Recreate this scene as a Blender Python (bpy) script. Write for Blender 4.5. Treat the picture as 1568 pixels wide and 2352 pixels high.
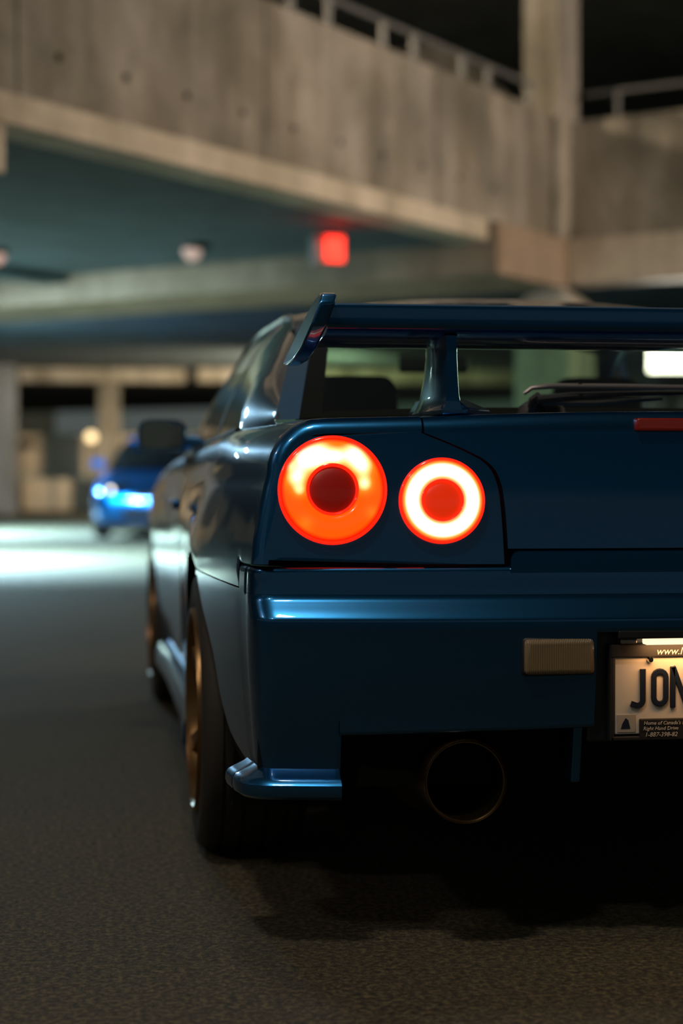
import bpy, bmesh, math, random
from mathutils import Vector, Matrix
random.seed(7)
for _o in list(bpy.data.objects): bpy.data.objects.remove(_o)
SC = bpy.context.scene
COL = SC.collection
PI = math.pi
R = math.radians

# ------------------------------------------------------------------ camera, world, exposure
CAM_H = .888
cam_d = bpy.data.cameras.new('camera'); cam = bpy.data.objects.new('camera', cam_d); COL.objects.link(cam)
cam_d.sensor_fit = 'HORIZONTAL'; cam_d.sensor_width = 24.0; cam_d.lens = 4000 / 1568 * 24
cam.location = (0, 0, CAM_H)
cam.rotation_euler = (R(90) - math.atan(96 / 4000), 0, -R(8.38))
cam_d.clip_start = .05; cam_d.clip_end = 400
cam_d.dof.use_dof = True; cam_d.dof.focus_distance = 3.22; cam_d.dof.aperture_fstop = 1.9
SC.camera = cam
w = bpy.data.worlds.new('night'); SC.world = w; w.use_nodes = True
w.node_tree.nodes['Background'].inputs[0].default_value = (.86, 1.0, .93, 1)
w.node_tree.nodes['Background'].inputs[1].default_value = .085
SC.view_settings.view_transform = 'Standard'; SC.view_settings.look = 'None'
SC.view_settings.gamma = 1; SC.view_settings.use_curve_mapping = False
SC.view_settings.exposure = 0.0

# ------------------------------------------------------------------ helpers
def lin(c):
    return tuple(((v / 255) / 12.92 if v / 255 <= .04045 else ((v / 255 + .055) / 1.055) ** 2.4) for v in c)
def prop(o, label=None, cat=None, group=None, kind=None):
    if label: o['label'] = label
    if cat: o['category'] = cat
    if group: o['group'] = group
    if kind: o['kind'] = kind
    return o
def empty(name, loc=(0, 0, 0), rz=0, parent=None):
    o = bpy.data.objects.new(name, None); COL.objects.link(o)
    o.location = loc; o.rotation_euler = (0, 0, rz); o.empty_display_size = .1
    if parent: o.parent = parent
    return o
def link(name, me, mat, parent=None, smooth=True, ang=35):
    me.validate()
    o = bpy.data.objects.new(name, me); COL.objects.link(o)
    if mat is not None: me.materials.append(mat)
    if smooth:
        me.shade_smooth(); me.set_sharp_from_angle(angle=R(ang))
    if parent: o.parent = parent
    return o
class MB:
    """collects pieces of ONE part"""
    def __init__(s): s.v = []; s.f = []
    def add(s, v, f):
        n = len(s.v); s.v += [tuple(p) for p in v]; s.f += [tuple(i + n for i in q) for q in f]; return s
    def box(s, a, b):
        (x0, y0, z0), (x1, y1, z1) = a, b
        v = [(x, y, z) for z in (z0, z1) for y in (y0, y1) for x in (x0, x1)]
        return s.add(v, [(0, 2, 3, 1), (4, 5, 7, 6), (0, 1, 5, 4), (2, 6, 7, 3), (0, 4, 6, 2), (1, 3, 7, 5)])
    def grid(s, rows, flip=False):
        n = len(rows[0]); v = [p for r in rows for p in r]; f = []
        for i in range(len(rows) - 1):
            for j in range(n - 1):
                q = (i * n + j, i * n + j + 1, (i + 1) * n + j + 1, (i + 1) * n + j)
                f.append(q[::-1] if flip else q)
        return s.add(v, f)
    def loft(s, rings, caps=True, closed=True):
        n = len(rings[0]); v = [p for r in rings for p in r]; f = []
        for i in range(len(rings) - 1):
            for j in range(n if closed else n - 1):
                k = (j + 1) % n
                f.append((i * n + j, i * n + k, (i + 1) * n + k, (i + 1) * n + j))
        if caps:
            f.append(tuple(range(n))[::-1]); f.append(tuple((len(rings) - 1) * n + j for j in range(n)))
        return s.add(v, f)
    def tube(s, path, r, n=8, caps=True):
        P = [Vector(p) for p in path]; rr = r if isinstance(r, (list, tuple)) else [r] * len(P); rings = []
        for i, p in enumerate(P):
            t = (P[min(i + 1, len(P) - 1)] - P[max(i - 1, 0)]).normalized()
            u = t.cross(Vector((0, 0, 1)) if abs(t.z) < .9 else Vector((1, 0, 0))).normalized(); w_ = t.cross(u)
            rings.append([p + (u * math.cos(2 * PI * k / n) + w_ * math.sin(2 * PI * k / n)) * rr[i] for k in range(n)])
        return s.loft(rings, caps)
    def lathe(s, prof, n=48, axis='y', c=(0, 0, 0), close=False):
        """prof: (along axis, radius)"""
        rings = []
        for a, r in prof:
            ring = []
            for k in range(n):
                t = 2 * PI * k / n; p, q = r * math.cos(t), r * math.sin(t)
                ring.append((c[0] + p, c[1] + a, c[2] + q) if axis == 'y' else (c[0] + a, c[1] + p, c[2] + q) if axis == 'x' else (c[0] + p, c[1] + q, c[2] + a))
            rings.append(ring)
        if close: rings.append(rings[0])
        return s.loft(rings, caps=not close)
    def prism(s, poly, fn, d0, d1):
        """poly: 2d points, fn(p,q,d)->xyz"""
        n = len(poly); v = [fn(p, q, d0) for p, q in poly] + [fn(p, q, d1) for p, q in poly]
        f = [(i, (i + 1) % n, n + (i + 1) % n, n + i) for i in range(n)] + [tuple(range(n))[::-1], tuple(range(n, 2 * n))]
        return s.add(v, f)
    def mirror(s):
        v = list(s.v); f = list(s.f); n = len(v)
        s.v += [(-p[0], p[1], p[2]) for p in v]; s.f += [tuple(i + n for i in q[::-1]) for q in f]; return s
    def mirrored(s):
        m = MB(); m.v = [(-p[0], p[1], p[2]) for p in s.v]; m.f = [q[::-1] for q in s.f]; return m
    def build(s, name, mat, parent=None, smooth=True, ang=35, bevel=0, solid=0, weld=True, seg=2):
        me = bpy.data.meshes.new(name); me.from_pydata(s.v, [], s.f)
        bm = bmesh.new(); bm.from_mesh(me)
        if weld: bmesh.ops.remove_doubles(bm, verts=bm.verts, dist=1e-5)
        bmesh.ops.recalc_face_normals(bm, faces=bm.faces)
        bm.to_mesh(me); bm.free()
        o = link(name, me, mat, parent, smooth, ang)
        if solid:
            m = o.modifiers.new('thick', 'SOLIDIFY'); m.thickness = solid; m.offset = -1
        if bevel:
            m = o.modifiers.new('edge', 'BEVEL'); m.width = bevel; m.segments = seg; m.limit_method = 'ANGLE'; m.angle_limit = R(30); m.harden_normals = False
        return o
def ramp1(xs, ys):
    """smooth 1d interpolation"""
    n = len(xs); d = [(ys[i + 1] - ys[i]) / (xs[i + 1] - xs[i]) for i in range(n - 1)]
    t = [d[0]] + [0 if d[i - 1] * d[i] <= 0 else 2 * d[i - 1] * d[i] / (d[i - 1] + d[i]) for i in range(1, n - 1)] + [d[-1]]
    def f(x):
        if x <= xs[0]: return ys[0]
        if x >= xs[-1]: return ys[-1]
        i = max(k for k in range(n - 1) if xs[k] <= x); h = xs[i + 1] - xs[i]; u = (x - xs[i]) / h
        return (2 * u ** 3 - 3 * u * u + 1) * ys[i] + (u ** 3 - 2 * u * u + u) * h * t[i] + (-2 * u ** 3 + 3 * u * u) * ys[i + 1] + (u ** 3 - u * u) * h * t[i + 1]
    return f
def lsp(a, b, n): return [a + (b - a) * i / (n - 1) for i in range(n)]

# ------------------------------------------------------------------ materials
def mat(name, col=(.5, .5, .5), rough=.5, metal=0, coat=0, emit=None, estr=0, spec=None, crough=.03):
    m = bpy.data.materials.new(name); m.use_nodes = True; b = m.node_tree.nodes['Principled BSDF']
    b.inputs['Base Color'].default_value = (*col, 1); b.inputs['Roughness'].default_value = rough; b.inputs['Metallic'].default_value = metal
    b.inputs['Coat Weight'].default_value = coat; b.inputs['Coat Roughness'].default_value = crough
    if spec is not None: b.inputs['Specular IOR Level'].default_value = spec
    if emit: b.inputs['Emission Color'].default_value = (*emit, 1); b.inputs['Emission Strength'].default_value = estr
    return m
class N:
    """tiny node builder"""
    def __init__(s, m): s.t = m.node_tree; s.b = s.t.nodes['Principled BSDF'] if 'Principled BSDF' in s.t.nodes else None
    def new(s, ty, **k):
        n = s.t.nodes.new(ty)
        for a, v in k.items(): setattr(n, a, v)
        return n
    def l(s, a, b): s.t.links.new(a, b)
    def math(s, op, a, b=None, clamp=False):
        n = s.new('ShaderNodeMath', operation=op); n.use_clamp = clamp
        for i, q in enumerate((a, b)):
            if q is None: continue
            if isinstance(q, (int, float)): n.inputs[i].default_value = q
            else: s.l(q, n.inputs[i])
        return n.outputs[0]
    def ramp(s, fac, stops):
        n = s.new('ShaderNodeValToRGB'); e = n.color_ramp.elements
        while len(e) < len(stops): e.new(.5)
        for k, (p, c) in zip(e, stops): k.position = p; k.color = (*c, 1)
        s.l(fac, n.inputs[0]); return n.outputs[0]
    def noise(s, scale, detail=4, rough=.55, vec=None):
        n = s.new('ShaderNodeTexNoise'); n.inputs['Scale'].default_value = scale; n.inputs['Detail'].default_value = detail; n.inputs['Roughness'].default_value = rough
        if vec is not None: s.l(vec, n.inputs['Vector'])
        return n.outputs[0]
    def mix(s, fac, a, b, blend='MIX'):
        n = s.new('ShaderNodeMix', data_type='RGBA', blend_type=blend)
        for i, q in ((0, fac), (6, a), (7, b)):
            if isinstance(q, (int, float)): n.inputs[i].default_value = q
            elif isinstance(q, tuple): n.inputs[i].default_value = (*q, 1)
            else: s.l(q, n.inputs[i])
        return n.outputs[2]
    def coord(s, which='Object'): return s.new('ShaderNodeTexCoord').outputs[which]
    def scaled(s, vec, sc):
        n = s.new('ShaderNodeMapping'); n.inputs['Scale'].default_value = sc; s.l(vec, n.inputs[0]); return n.outputs[0]
    def bump(s, h, strength=.3, dist=.01):
        n = s.new('ShaderNodeBump'); n.inputs['Strength'].default_value = strength; n.inputs['Distance'].default_value = dist
        s.l(h, n.inputs['Height']); s.l(n.outputs[0], s.b.inputs['Normal'])

def paint(name, col, col2):
    m = mat(name, col, .29, .92, 1.0, crough=.02); n = N(m)
    fl = n.noise(900, 1, .5, n.coord())
    n.l(n.mix(n.math('MULTIPLY', fl, .9), col, col2), n.b.inputs['Base Color'])
    return m
PAINT = paint('metallic blue paint', (.006, .105, .27), (.020, .160, .39))
BLUE2 = paint('bright blue paint', (.0, .17, .62), (.005, .24, .8))
BLACK = mat('black plastic', (.012, .012, .012), .55)
LINER = mat('black underbody', (.012, .013, .012), .9, spec=.1)
RUBBER = mat('tyre rubber', (.026, .024, .020), .72)
BRONZE = mat('bronze rim', (.24, .14, .06), .30, .9)
STEEL = mat('brushed steel', (.35, .33, .30), .35, 1)
TITAN = mat('burnt exhaust steel', (.20, .14, .07), .33, 1)
CHROME = mat('chrome', (.75, .75, .75), .08, 1)
INTER = mat('charcoal upholstery', (.012, .011, .010), .85)
def glass(name, tint, k=.9):
    m = bpy.data.materials.new(name); m.use_nodes = True; t = m.node_tree; t.nodes.clear(); n = N(m)
    o = n.new('ShaderNodeOutputMaterial'); mx = n.new('ShaderNodeMixShader'); tr = n.new('ShaderNodeBsdfTransparent'); gl = n.new('ShaderNodeBsdfGlossy')
    tr.inputs[0].default_value = (*tint, 1); gl.inputs['Roughness'].default_value = .02; gl.inputs[0].default_value = (1, 1, 1, 1)
    fr = n.new('ShaderNodeLayerWeight'); fr.inputs[0].default_value = .5
    fz = n.math('ADD', n.math('MULTIPLY', n.math('POWER', fr.outputs['Facing'], 5.0), .94), .045)
    n.l(n.math('MULTIPLY', fz, k), mx.inputs[0]); n.l(tr.outputs[0], mx.inputs[1]); n.l(gl.outputs[0], mx.inputs[2]); n.l(mx.outputs[0], o.inputs[0])
    return m
GLASS = glass('rear glass', (.66, .68, .57), .35)
GLASS_S = glass('tinted side glass', (.50, .53, .48), 1.0)
GLASS_W = glass('green tinted windscreen', (.56, .88, .70))

def concrete(name, c1, c2, scale=1.0, stain=1.0, bump=.25, blot=.45):
    m = mat(name, c1, .88); n = N(m); co = n.coord()
    big = n.noise(.7 * scale, 5, .6, co); fine = n.noise(9 * scale, 6, .65, co); streak = n.noise(2.2 * scale, 4, .6, n.scaled(co, (1.3, 1.3, .16)))
    c = n.mix(n.ramp(big, [(.3, (0, 0, 0)), (.7, (1, 1, 1))]), c1, c2)
    st = n.ramp(streak, [(.42, (1, 1, 1)), (.62, (.55, .53, .47))])
    c = n.mix(.75 * stain, c, st, 'MULTIPLY')
    c = n.mix(.5, c, n.ramp(fine, [(.25, (.6, .6, .58)), (.6, (1, 1, 1))]), 'MULTIPLY')
    bl = n.noise(1.5 * scale, 3, .55, n.scaled(co, (1, 1, .7)))
    c = n.mix(blot, c, n.ramp(bl, [(.40, (1, 1, 1)), (.56, (.62, .62, .56)), (.72, (.30, .31, .28))]), 'MULTIPLY')
    n.l(c, n.b.inputs['Base Color']); n.bump(fine, bump, .01)
    return m
CONC = concrete('weathered concrete', (.44, .385, .31), (.34, .31, .26), blot=.8)
CONC_B = concrete('pale concrete edge band', (.74, .63, .48), (.64, .55, .43), 1.2, .6)
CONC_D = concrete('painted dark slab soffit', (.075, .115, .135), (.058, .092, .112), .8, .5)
CONC_U = concrete('grey upper slab', (.60, .64, .56), (.50, .54, .48), .8, .5)

def asphalt():
    m = mat('worn asphalt', (.1, .09, .07), .82); n = N(m); co = n.coord()
    gr = n.noise(80, 3, .75, co); gr2 = n.noise(30, 3, .6, co); big = n.noise(.5, 4, .6, co)
    base = n.mix(n.ramp(big, [(.3, (0, 0, 0)), (.7, (1, 1, 1))]), (.062, .057, .033), (.047, .046, .030))
    g = n.ramp(gr, [(.36, (.12, .12, .13)), (.5, (.9, .9, .9)), (.62, (2.6, 2.3, 1.8))])
    c = n.mix(.85, base, g, 'MULTIPLY'); c = n.mix(.5, c, n.ramp(gr2, [(.35, (.6, .6, .6)), (.65, (1.25, 1.2, 1.1))]), 'MULTIPLY')
    n.l(c, n.b.inputs['Base Color']); n.bump(gr, .6, .006)
    return m
ASPH = asphalt()
METALG = mat('painted grey rail', (.20, .20, .19), .5, .3)
def emis(name, col, s): return mat(name, (.02, .02, .02), .4, emit=col, estr=s)

# ------------------------------------------------------------------ garage: frame of its own, turned 40.4 degrees from the car
GA = R(40.42); E1 = (math.sin(GA), math.cos(GA)); E2 = (-math.cos(GA), math.sin(GA))
def G(a, b, z): return (a * E1[0] + b * E2[0], a * E1[1] + b * E2[1], z)
def gbox(mb, a0, a1, b0, b1, z0, z1):
    v = [G(a, b, z) for z in (z0, z1) for b in (b0, b1) for a in (a0, a1)]
    return mb.add(v, [(0, 2, 3, 1), (4, 5, 7, 6), (0, 1, 5, 4), (2, 6, 7, 3), (0, 4, 6, 2), (1, 3, 7, 5)])
def gb(name, m, a0, a1, b0, b1, z0, z1, parent=None, bevel=0, kind=None):
    o = gbox(MB(), a0, a1, b0, b1, z0, z1).build(name, m, parent, smooth=False, bevel=bevel)
    if kind: o['kind'] = kind
    return o
S = 'structure'
fl = MB().grid([[(x, y, 0) for x in lsp(-45, 75, 13)] for y in lsp(-20, 110, 14)]).build('floor', ASPH, smooth=False); prop(fl, kind=S, label='worn asphalt garage floor')

wl = gb('wall_left', CONC_B, -6, 14.3, 7.36, 7.72, 2.995, 3.19, bevel=.012, kind=S); wl['label'] = 'long stained concrete parapet wall of the upper deck'
JO = [-6, -2.4, .2, 2.8, 5.43, 8.07, 10.76, 13.4, 15.72]
for i in range(len(JO) - 1):
    gb('precast_panel', CONC, JO[i] + .008, JO[i + 1] - .008, 7.40, 7.62, 3.19, 4.40, wl, bevel=.012)
gb('joint_backing', CONC_U, -6, 15.72, 7.43, 7.6, 3.185, 4.36, wl)
for k in range(-6, 10):
    a = 8.45 + .67 * k; c = G(a, 7.40, 3.50); d = Vector((E2[0], E2[1], 0)); u = Vector((E1[0], E1[1], 0)); rings = []
    for dep, r in ((-.004, .030), (-.006, .024), (.0, .020)):
        rings.append([Vector(c) + d * dep + (u * math.cos(2 * PI * j / 10) + Vector((0, 0, 1)) * math.sin(2 * PI * j / 10)) * r for j in range(10)])
    MB().loft(rings).build('tie_hole_plug', LINER, wl)
# beam that carries the corner; runs away under the slab
bm_ = gb('trim_1', concrete('brown concrete beam', (.44, .32, .225), (.38, .28, .20), 1.2, .6), 14.42, 16.0, 7.33, 30, 2.70, 3.19, bevel=.02, kind=S); bm_['label'] = 'deep concrete beam below the deck slab'
wr = gb('wall_right', CONC_B, 15.97, 16.35, -14, 7.33, 2.74, 3.19, bevel=.015, kind=S); wr['label'] = 'concrete parapet wall turning the corner by the column'
for b0, b1 in ((-14, -7), (-7, -3.2), (-3.2, .9), (.9, 4.8), (4.8, 7.36)):
    gb('precast_panel', CONC, 16.02, 16.25, b0 + .008, b1 - .008, 3.19, 4.36, wr, bevel=.012)
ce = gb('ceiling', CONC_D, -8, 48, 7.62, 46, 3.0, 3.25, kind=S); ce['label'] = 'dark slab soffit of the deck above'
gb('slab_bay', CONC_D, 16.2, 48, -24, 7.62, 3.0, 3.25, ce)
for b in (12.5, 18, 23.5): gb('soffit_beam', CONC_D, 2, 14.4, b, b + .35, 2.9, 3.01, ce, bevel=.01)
gb('drop_block', CONC_B, 7.55, 7.96, 7.40, 7.70, 2.70, 3.0, wl, bevel=.01)
cu = prop(gb('square_column', CONC, 15.74, 16.22, 7.33, 7.72, 3.19, 9.0, bevel=.015), 'tall square concrete column rising above the parapet corner', 'column')
# spreading pier under the corner
pr_ = [[G(16.03 + s_ * w_, 7.5 + q_ * w_, z) for s_, q_ in ((-1, -1), (1, -1), (1, 1), (-1, 1))] for z, w_ in ((0, .30), (2.50, .30), (2.57, .27), (2.72, .12))]
prop(MB().loft(pr_).build('concrete_pier', concrete('pale pier concrete', (.62, .56, .46), (.54, .49, .41)), smooth=False, bevel=.015), 'pale concrete pier with a tapered head below the deck corner', 'pier')
# upper level: top slab, far wall, curved parapet
cu2 = gb('ceiling_upper', CONC_U, 9, 50, 10.5, 46, 8.6, 8.9, kind=S); cu2['label'] = 'unlit slab above the upper deck'
gb('slab_bay', CONC_U, 17.5, 50, -24, 10.5, 8.6, 8.9, cu2)
wf = gb('wall_far', CONC_U, -8, 50, 44, 44.4, 0, 8.6, kind=S); wf['label'] = 'far dark concrete wall'
hump = [(3.9, 3.26), (3.9, 6.5), (4.32, 6.72), (4.63, 6.84), (4.88, 6.85), (5.25, 6.72), (5.57, 6.49), (6.1, 6.0), (6.1, 3.26)]
prop(MB().prism(hump, lambda p, q, d: (p, d, q), 24.1, 24.5).build('curved_parapet', CONC, smooth=False), 'lit curved concrete parapet seen past the railing', 'parapet')
# railings
rp = [7.4, 8.2, 9.05, 9.9, 10.55, 11.25, 11.79, 12.64, 13.16, 14.04, 14.55, 15.43]
r1 = prop(empty('pipe_railing', G(11, 7.5, 4.4)), 'grey pipe railing along the long stained parapet wall', 'railing')
def child(o, p):
    o.parent = p; o.matrix_parent_inverse = Matrix.Translation(-Vector(p.location)); return o
child(MB().tube([G(6.5, 7.5, 4.65), G(15.5, 7.5, 4.65)], .024).build('top_rail', METALG), r1)
for a in rp: child(MB().tube([G(a, 7.5, 4.38), G(a, 7.5, 4.65)], .026).build('post', METALG), r1)
r2 = prop(empty('pipe_railing', G(16.1, 4, 4.36)), 'grey pipe railing on the short wall beyond the tall square column', 'railing')
child(MB().tube([G(16.1, 7.2, 4.63), G(16.1, -6, 4.63)], .022).build('top_rail', METALG), r2)
for b in (6.86, 5.9, 4.9, 3.9, 2.9, 1.9): child(MB().tube([G(16.1, b, 4.34), G(16.1, b, 4.63)], .022).build('post', METALG), r2)
# far bays
def wb(name, m, a, b, parent=None, bevel=.02): return MB().box(a, b).build(name, m, parent, smooth=False, bevel=bevel)
prop(wb('far_beam', CONC, (-1.32, 36, 2.70), (2.05, 36.6, 2.97)), 'narrow concrete beam across the far bay beside the grey column', 'beam')
prop(wb('far_beam', CONC, (2.3, 36, 2.72), (16, 36.6, 2.99)), 'narrow concrete beam across the far bay behind the sports coupe', 'beam')
GREYC = concrete('grey painted column', (.30, .31, .33), (.26, .27, .29))
prop(wb('concrete_column', GREYC, (-2.3, 35.4, 0), (-1.36, 36.3, 3.0)), 'blue grey concrete column at the end of the far beam', 'column')
prop(wb('concrete_column', CONC, (.29, 38, 0), (.76, 38.5, 3.0)), 'brown concrete column behind the round lamp', 'column')
pw = prop(wb('parapet_wall', CONC_B, (-9, 40, .82), (16, 40.3, 1.70)), 'low lit concrete parapet behind the far columns', 'parapet')
wb('lower_ledge', CONC_U, (-9, 40.05, 0), (16, 40.3, .82), pw)
prop(wb('kerb_wall', CONC_B, (-1.36, 38.9, 0), (3, 39.3, .70)), 'low tan kerb wall in front of the far parapet', 'kerb')

# ------------------------------------------------------------------ garage lamps, some added unseen as fill (each lamp carries its own light)
def aim(o, tgt): o.rotation_euler = (Vector(tgt) - o.location).to_track_quat('-Z', 'Y').to_euler()
def flood(name, label, loc, tgt, size, col, watts, parent_mat=BLACK, cat='lamp', spread=180, group=None, post=False):
    """box luminaire on a bracket: housing, glowing pane and its light"""
    e = empty(name, loc); prop(e, label, cat, group); d = Vector(tgt) - Vector(loc)
    e.rotation_euler = d.to_track_quat('-Z', 'Y').to_euler()
    sx, sy = size
    MB().box((-sx / 2 - .03, -sy / 2 - .03, .005), (sx / 2 + .03, sy / 2 + .03, .11)).build('housing', parent_mat, e, smooth=False, bevel=.012)
    area = sx * sy
    if post:
        p_ = MB().tube([(0, 0, -loc[2] + .001), (0, 0, .03)], .04).build('post', BLACK); p_.parent = e; p_.matrix_parent_inverse = e.rotation_euler.to_matrix().to_4x4().inverted()
        p_.location = (0, 0, 0)
    MB().box((-sx / 2, -sy / 2, -.004), (sx / 2, sy / 2, .006)).build('diffuser', emis('lamp pane ' + name, col, watts / (PI * area) * .25), e, smooth=False)
    ld = bpy.data.lights.new(name, 'AREA'); ld.shape = 'RECTANGLE'; ld.size = sx; ld.size_y = sy; ld.energy = watts; ld.color = col; ld.spread = R(spread)
    lo = bpy.data.objects.new('glow', ld); COL.objects.link(lo); lo.parent = e; lo.location = (0, 0, -.02)
    return e
WARM = (1.0, .80, .55)
cc = MB().box((-9, -14, 4.75), (9, 6.2, 5.0)).build('ceiling_near', CONC_U, smooth=False); prop(cc, kind=S, label='concrete slab over the parking bay')
flood('ceiling_lamp', 'boxy warm ceiling lamp behind the rear bumper of the sports coupe', (-.55, 1.45, 4.63), (.6, 3.0, .3), (.36, .28), (1.0, .86, .72), 40)
flood('ceiling_lamp', 'boxy warm ceiling lamp furthest behind the sports coupe', (-2.6, -.2, 4.63), (.2, 3.2, .3), (.36, .28), (1.0, .84, .70), 22)
flood('ceiling_lamp', 'square ceiling lamp straight above the trunk of the sports coupe', (.25, 4.4, 4.63), (.6, 3.9, 0), (.30, .30), (1.0, .86, .80), 16)
flood('ceiling_lamp', 'boxy pinkish ceiling lamp over the empty bay beside the sports coupe', (-6.2, 3.4, 4.63), (-3, 8.0, 0), (.42, .30), (1, .74, .68), 30)
flood('flood_lamp', 'unseen warm fill lamp added to brighten the long parapet wall', (10.3, 8.6, 4.6), (2.6, 14.0, 3.5), (.5, .35), (1.0, .82, .67), 250, spread=120)  # fill lamp added out of view to bring up the parapet wall
flood('flood_lamp', 'warm lamp on the upper deck shining over the parapet', G(12.0, 12.5, 6.1), G(16, 6.5, 4.3), (.5, .35), (1.0, .80, .56), 130, spread=120)
flood('flood_lamp', 'unseen cool fill lamp added to brighten the floor by the blue car', (-1.75, 17.6, 2.70), (-1.2, 17.8, 0), (.5, .35), (.52, .84, 1.0), 1600, spread=120)  # added lamp standing in for outside light; makes the bright floor pool
flood('flood_lamp', 'unseen cool fill lamp added further back by the grey column', (-2.4, 24.5, 2.70), (-1.6, 25.0, 0), (.5, .35), (.52, .84, 1.0), 1500, spread=118)  # second added lamp, stretches the bright floor pool further back
flood('flood_lamp', 'unseen neutral fill lamp added to light the soffit beam', (-5.5, 9.0, 2.0), (1.5, 16, 2.95), (.4, .3), (1.0, .84, .66), 28, post=True)  # lamp and post put in out of view to lift beam and soffit
flood('flood_lamp', 'added warm fill lamp lighting the far bay', (4.8, 31.0, 2.0), (.6, 38, 1.7), (.5, .3), WARM, 520, post=True)  # extra lamp and post put in to brighten far beam and parapet

# lit red sign, dome, round lamp, lit stair window
RS = prop(empty('lit_red_sign', (2.13, 15.03, 2.83), R(10)), 'box sign with a glowing red face hanging under the slab', 'sign')
MB().box((-.17, -.05, -.16), (.10, .12, .10)).build('sign_box', mat('grey sign box', (.18, .18, .17), .5), RS, smooth=False, bevel=.01)
MB().box((-.085, -.062, -.135), (.095, -.049, .085)).build('sign_face', emis('red sign glow', (1.0, .028, .012), 3.2), RS, smooth=False, bevel=.012)
MB().tube([(0, .03, .09), (0, .03, .19)], .012).build('hanger', BLACK, RS)
ld = bpy.data.lights.new('red', 'POINT'); ld.energy = 2.2; ld.color = (1, .03, .02); ld.shadow_soft_size = .05
lo = bpy.data.objects.new('glow', ld); COL.objects.link(lo); lo.parent = RS; lo.location = (0, -.14, .04)
DM = prop(empty('ceiling_dome', (1.06, 16.4, 3.0)), 'small pale domed fitting on the soffit beside the red sign', 'lamp')
MB().lathe([(0, .12), (-.03, .12), (-.05, .10), (-.05, .01)], 20, 'z').build('base', BLACK, DM)
MB().lathe([(-.04, .09), (-.09, .085), (-.13, .06), (-.15, .02)], 20, 'z', (-.06, 0, 0)).build('dome', emis('dim dome glow', (1, .72, .6), .55), DM)
DM2 = prop(empty('ceiling_dome', (-.83, 17.0, 3.0)), 'pinkish glowing domed fitting fixed to the soffit', 'lamp')
MB().lathe([(0, .12), (-.03, .12), (-.05, .10), (-.05, .01)], 20, 'z').build('base', BLACK, DM2)
MB().lathe([(-.04, .09), (-.09, .085), (-.13, .06), (-.15, .02)], 20, 'z').build('dome', emis('pink dome glow', (1, .62, .5), .6), DM2)
RL = prop(empty('round_lamp', (.14, 37.6, 1.6)), 'small round warm lamp glowing before the far column', 'lamp')
MB().lathe([(-.05, .02), (-.04, .09), (0, .11), (.03, .10)], 20, 'y').build('globe', emis('warm globe', (1, .72, .36), 2.6), RL)
MB().box((-.06, .03, -.08), (.06, .40, .08)).build('bracket', BLACK, RL, smooth=False)
MB().tube([(0, .1, -1.6), (0, .1, -.05)], .03).build('post', BLACK, RL)
flood('flood_lamp', 'bright white lamp on a post seen through the rear window', (6.25, 18.1, 2.12), (4.6, 10.5, .6), (.46, .34), (1, .97, .9), 40, spread=70)
MB().tube([(6.33, 18.3, 0), (6.33, 18.3, 2.1)], .05).build('lamp_post', BLACK)
prop(bpy.data.objects['lamp_post'], 'dark steel post carrying the white lamp', 'post')

# ------------------------------------------------------------------ THE SPORTS COUPE (local frame: rear axle on the ground, x right, y forward)
CAR = prop(empty('sports_coupe', (1.114, 4.089, 0)), 'dark metallic blue sports coupe with tall wing and lit round tail lamps', 'car')
WR = .327                                   # tyre radius
P_ = ramp1([.15, .30, .45, .60, .72, .82, .90, .96], [.795, .825, .838, .845, .842, .826, .806, .785])
bumpz = ramp1([.2, .45, .68, .80, .90], [.6, 1, 1, .35, 0])
def xs(y, z):
    x = P_(z)
    if y < -.35: x -= .038 * ((-.35 - y) / .6) ** 2
    if y > 2.95: x -= .10 * ((y - 2.95) / .6) ** 2
    x += .028 * bumpz(z) * (math.exp(-(y / .42) ** 2) + math.exp(-((y - 2.665) / .42) ** 2))
    x -= .022 * math.exp(-((y - 1.3) / .55) ** 2) * bumpz(z) * .6
    return x
sh_dx = ramp1([-.95, -.5, 0, 2.2], [.105, .09, .05, .05])
sh_z = ramp1([-.95, -.3, 0, .9, 2.0, 3.3], [.985, .982, .976, .957, .935, .80])
def sec(y, zb, deck=-.50, zt=.88):
    zd = sh_z(y); zt = zd - .105
    if zb > .6 and zt > .73: zs_ = [zb, zb + (.725 - zb) * .5] + lsp(.725, zt, 8)
    else: zs_ = lsp(zb, zt, 10)
    pts = [(-xs(y, z), z) for z in zs_]
    xo = xs(y, zt); dx = sh_dx(y)
    for k in range(1, 9):
        a = PI / 2 * k / 8; pts.append((-(xo - dx + dx * math.cos(a)), zt + .105 * math.sin(a)))
    xd = xo - dx
    for k in range(1, 5): pts.append((-(xd + (-deck - xd) * k / 4), zd + .004 * k / 4))
    return pts
def yr(x, z): return -.985 + (z - .72) * .12 + .055 * (abs(x) / .8) ** 2.2
def arch(y, c=0.0): 
    d = .372 ** 2 - (y - c) ** 2
    return WR + math.sqrt(d) if d > 0 else 0
groove = ramp1([.70, .79, .85, .885, .905, .92, .94, .957], [-.349, -.352, -.357, -.368, -.386, -.413, -.457, -.50])

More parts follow.
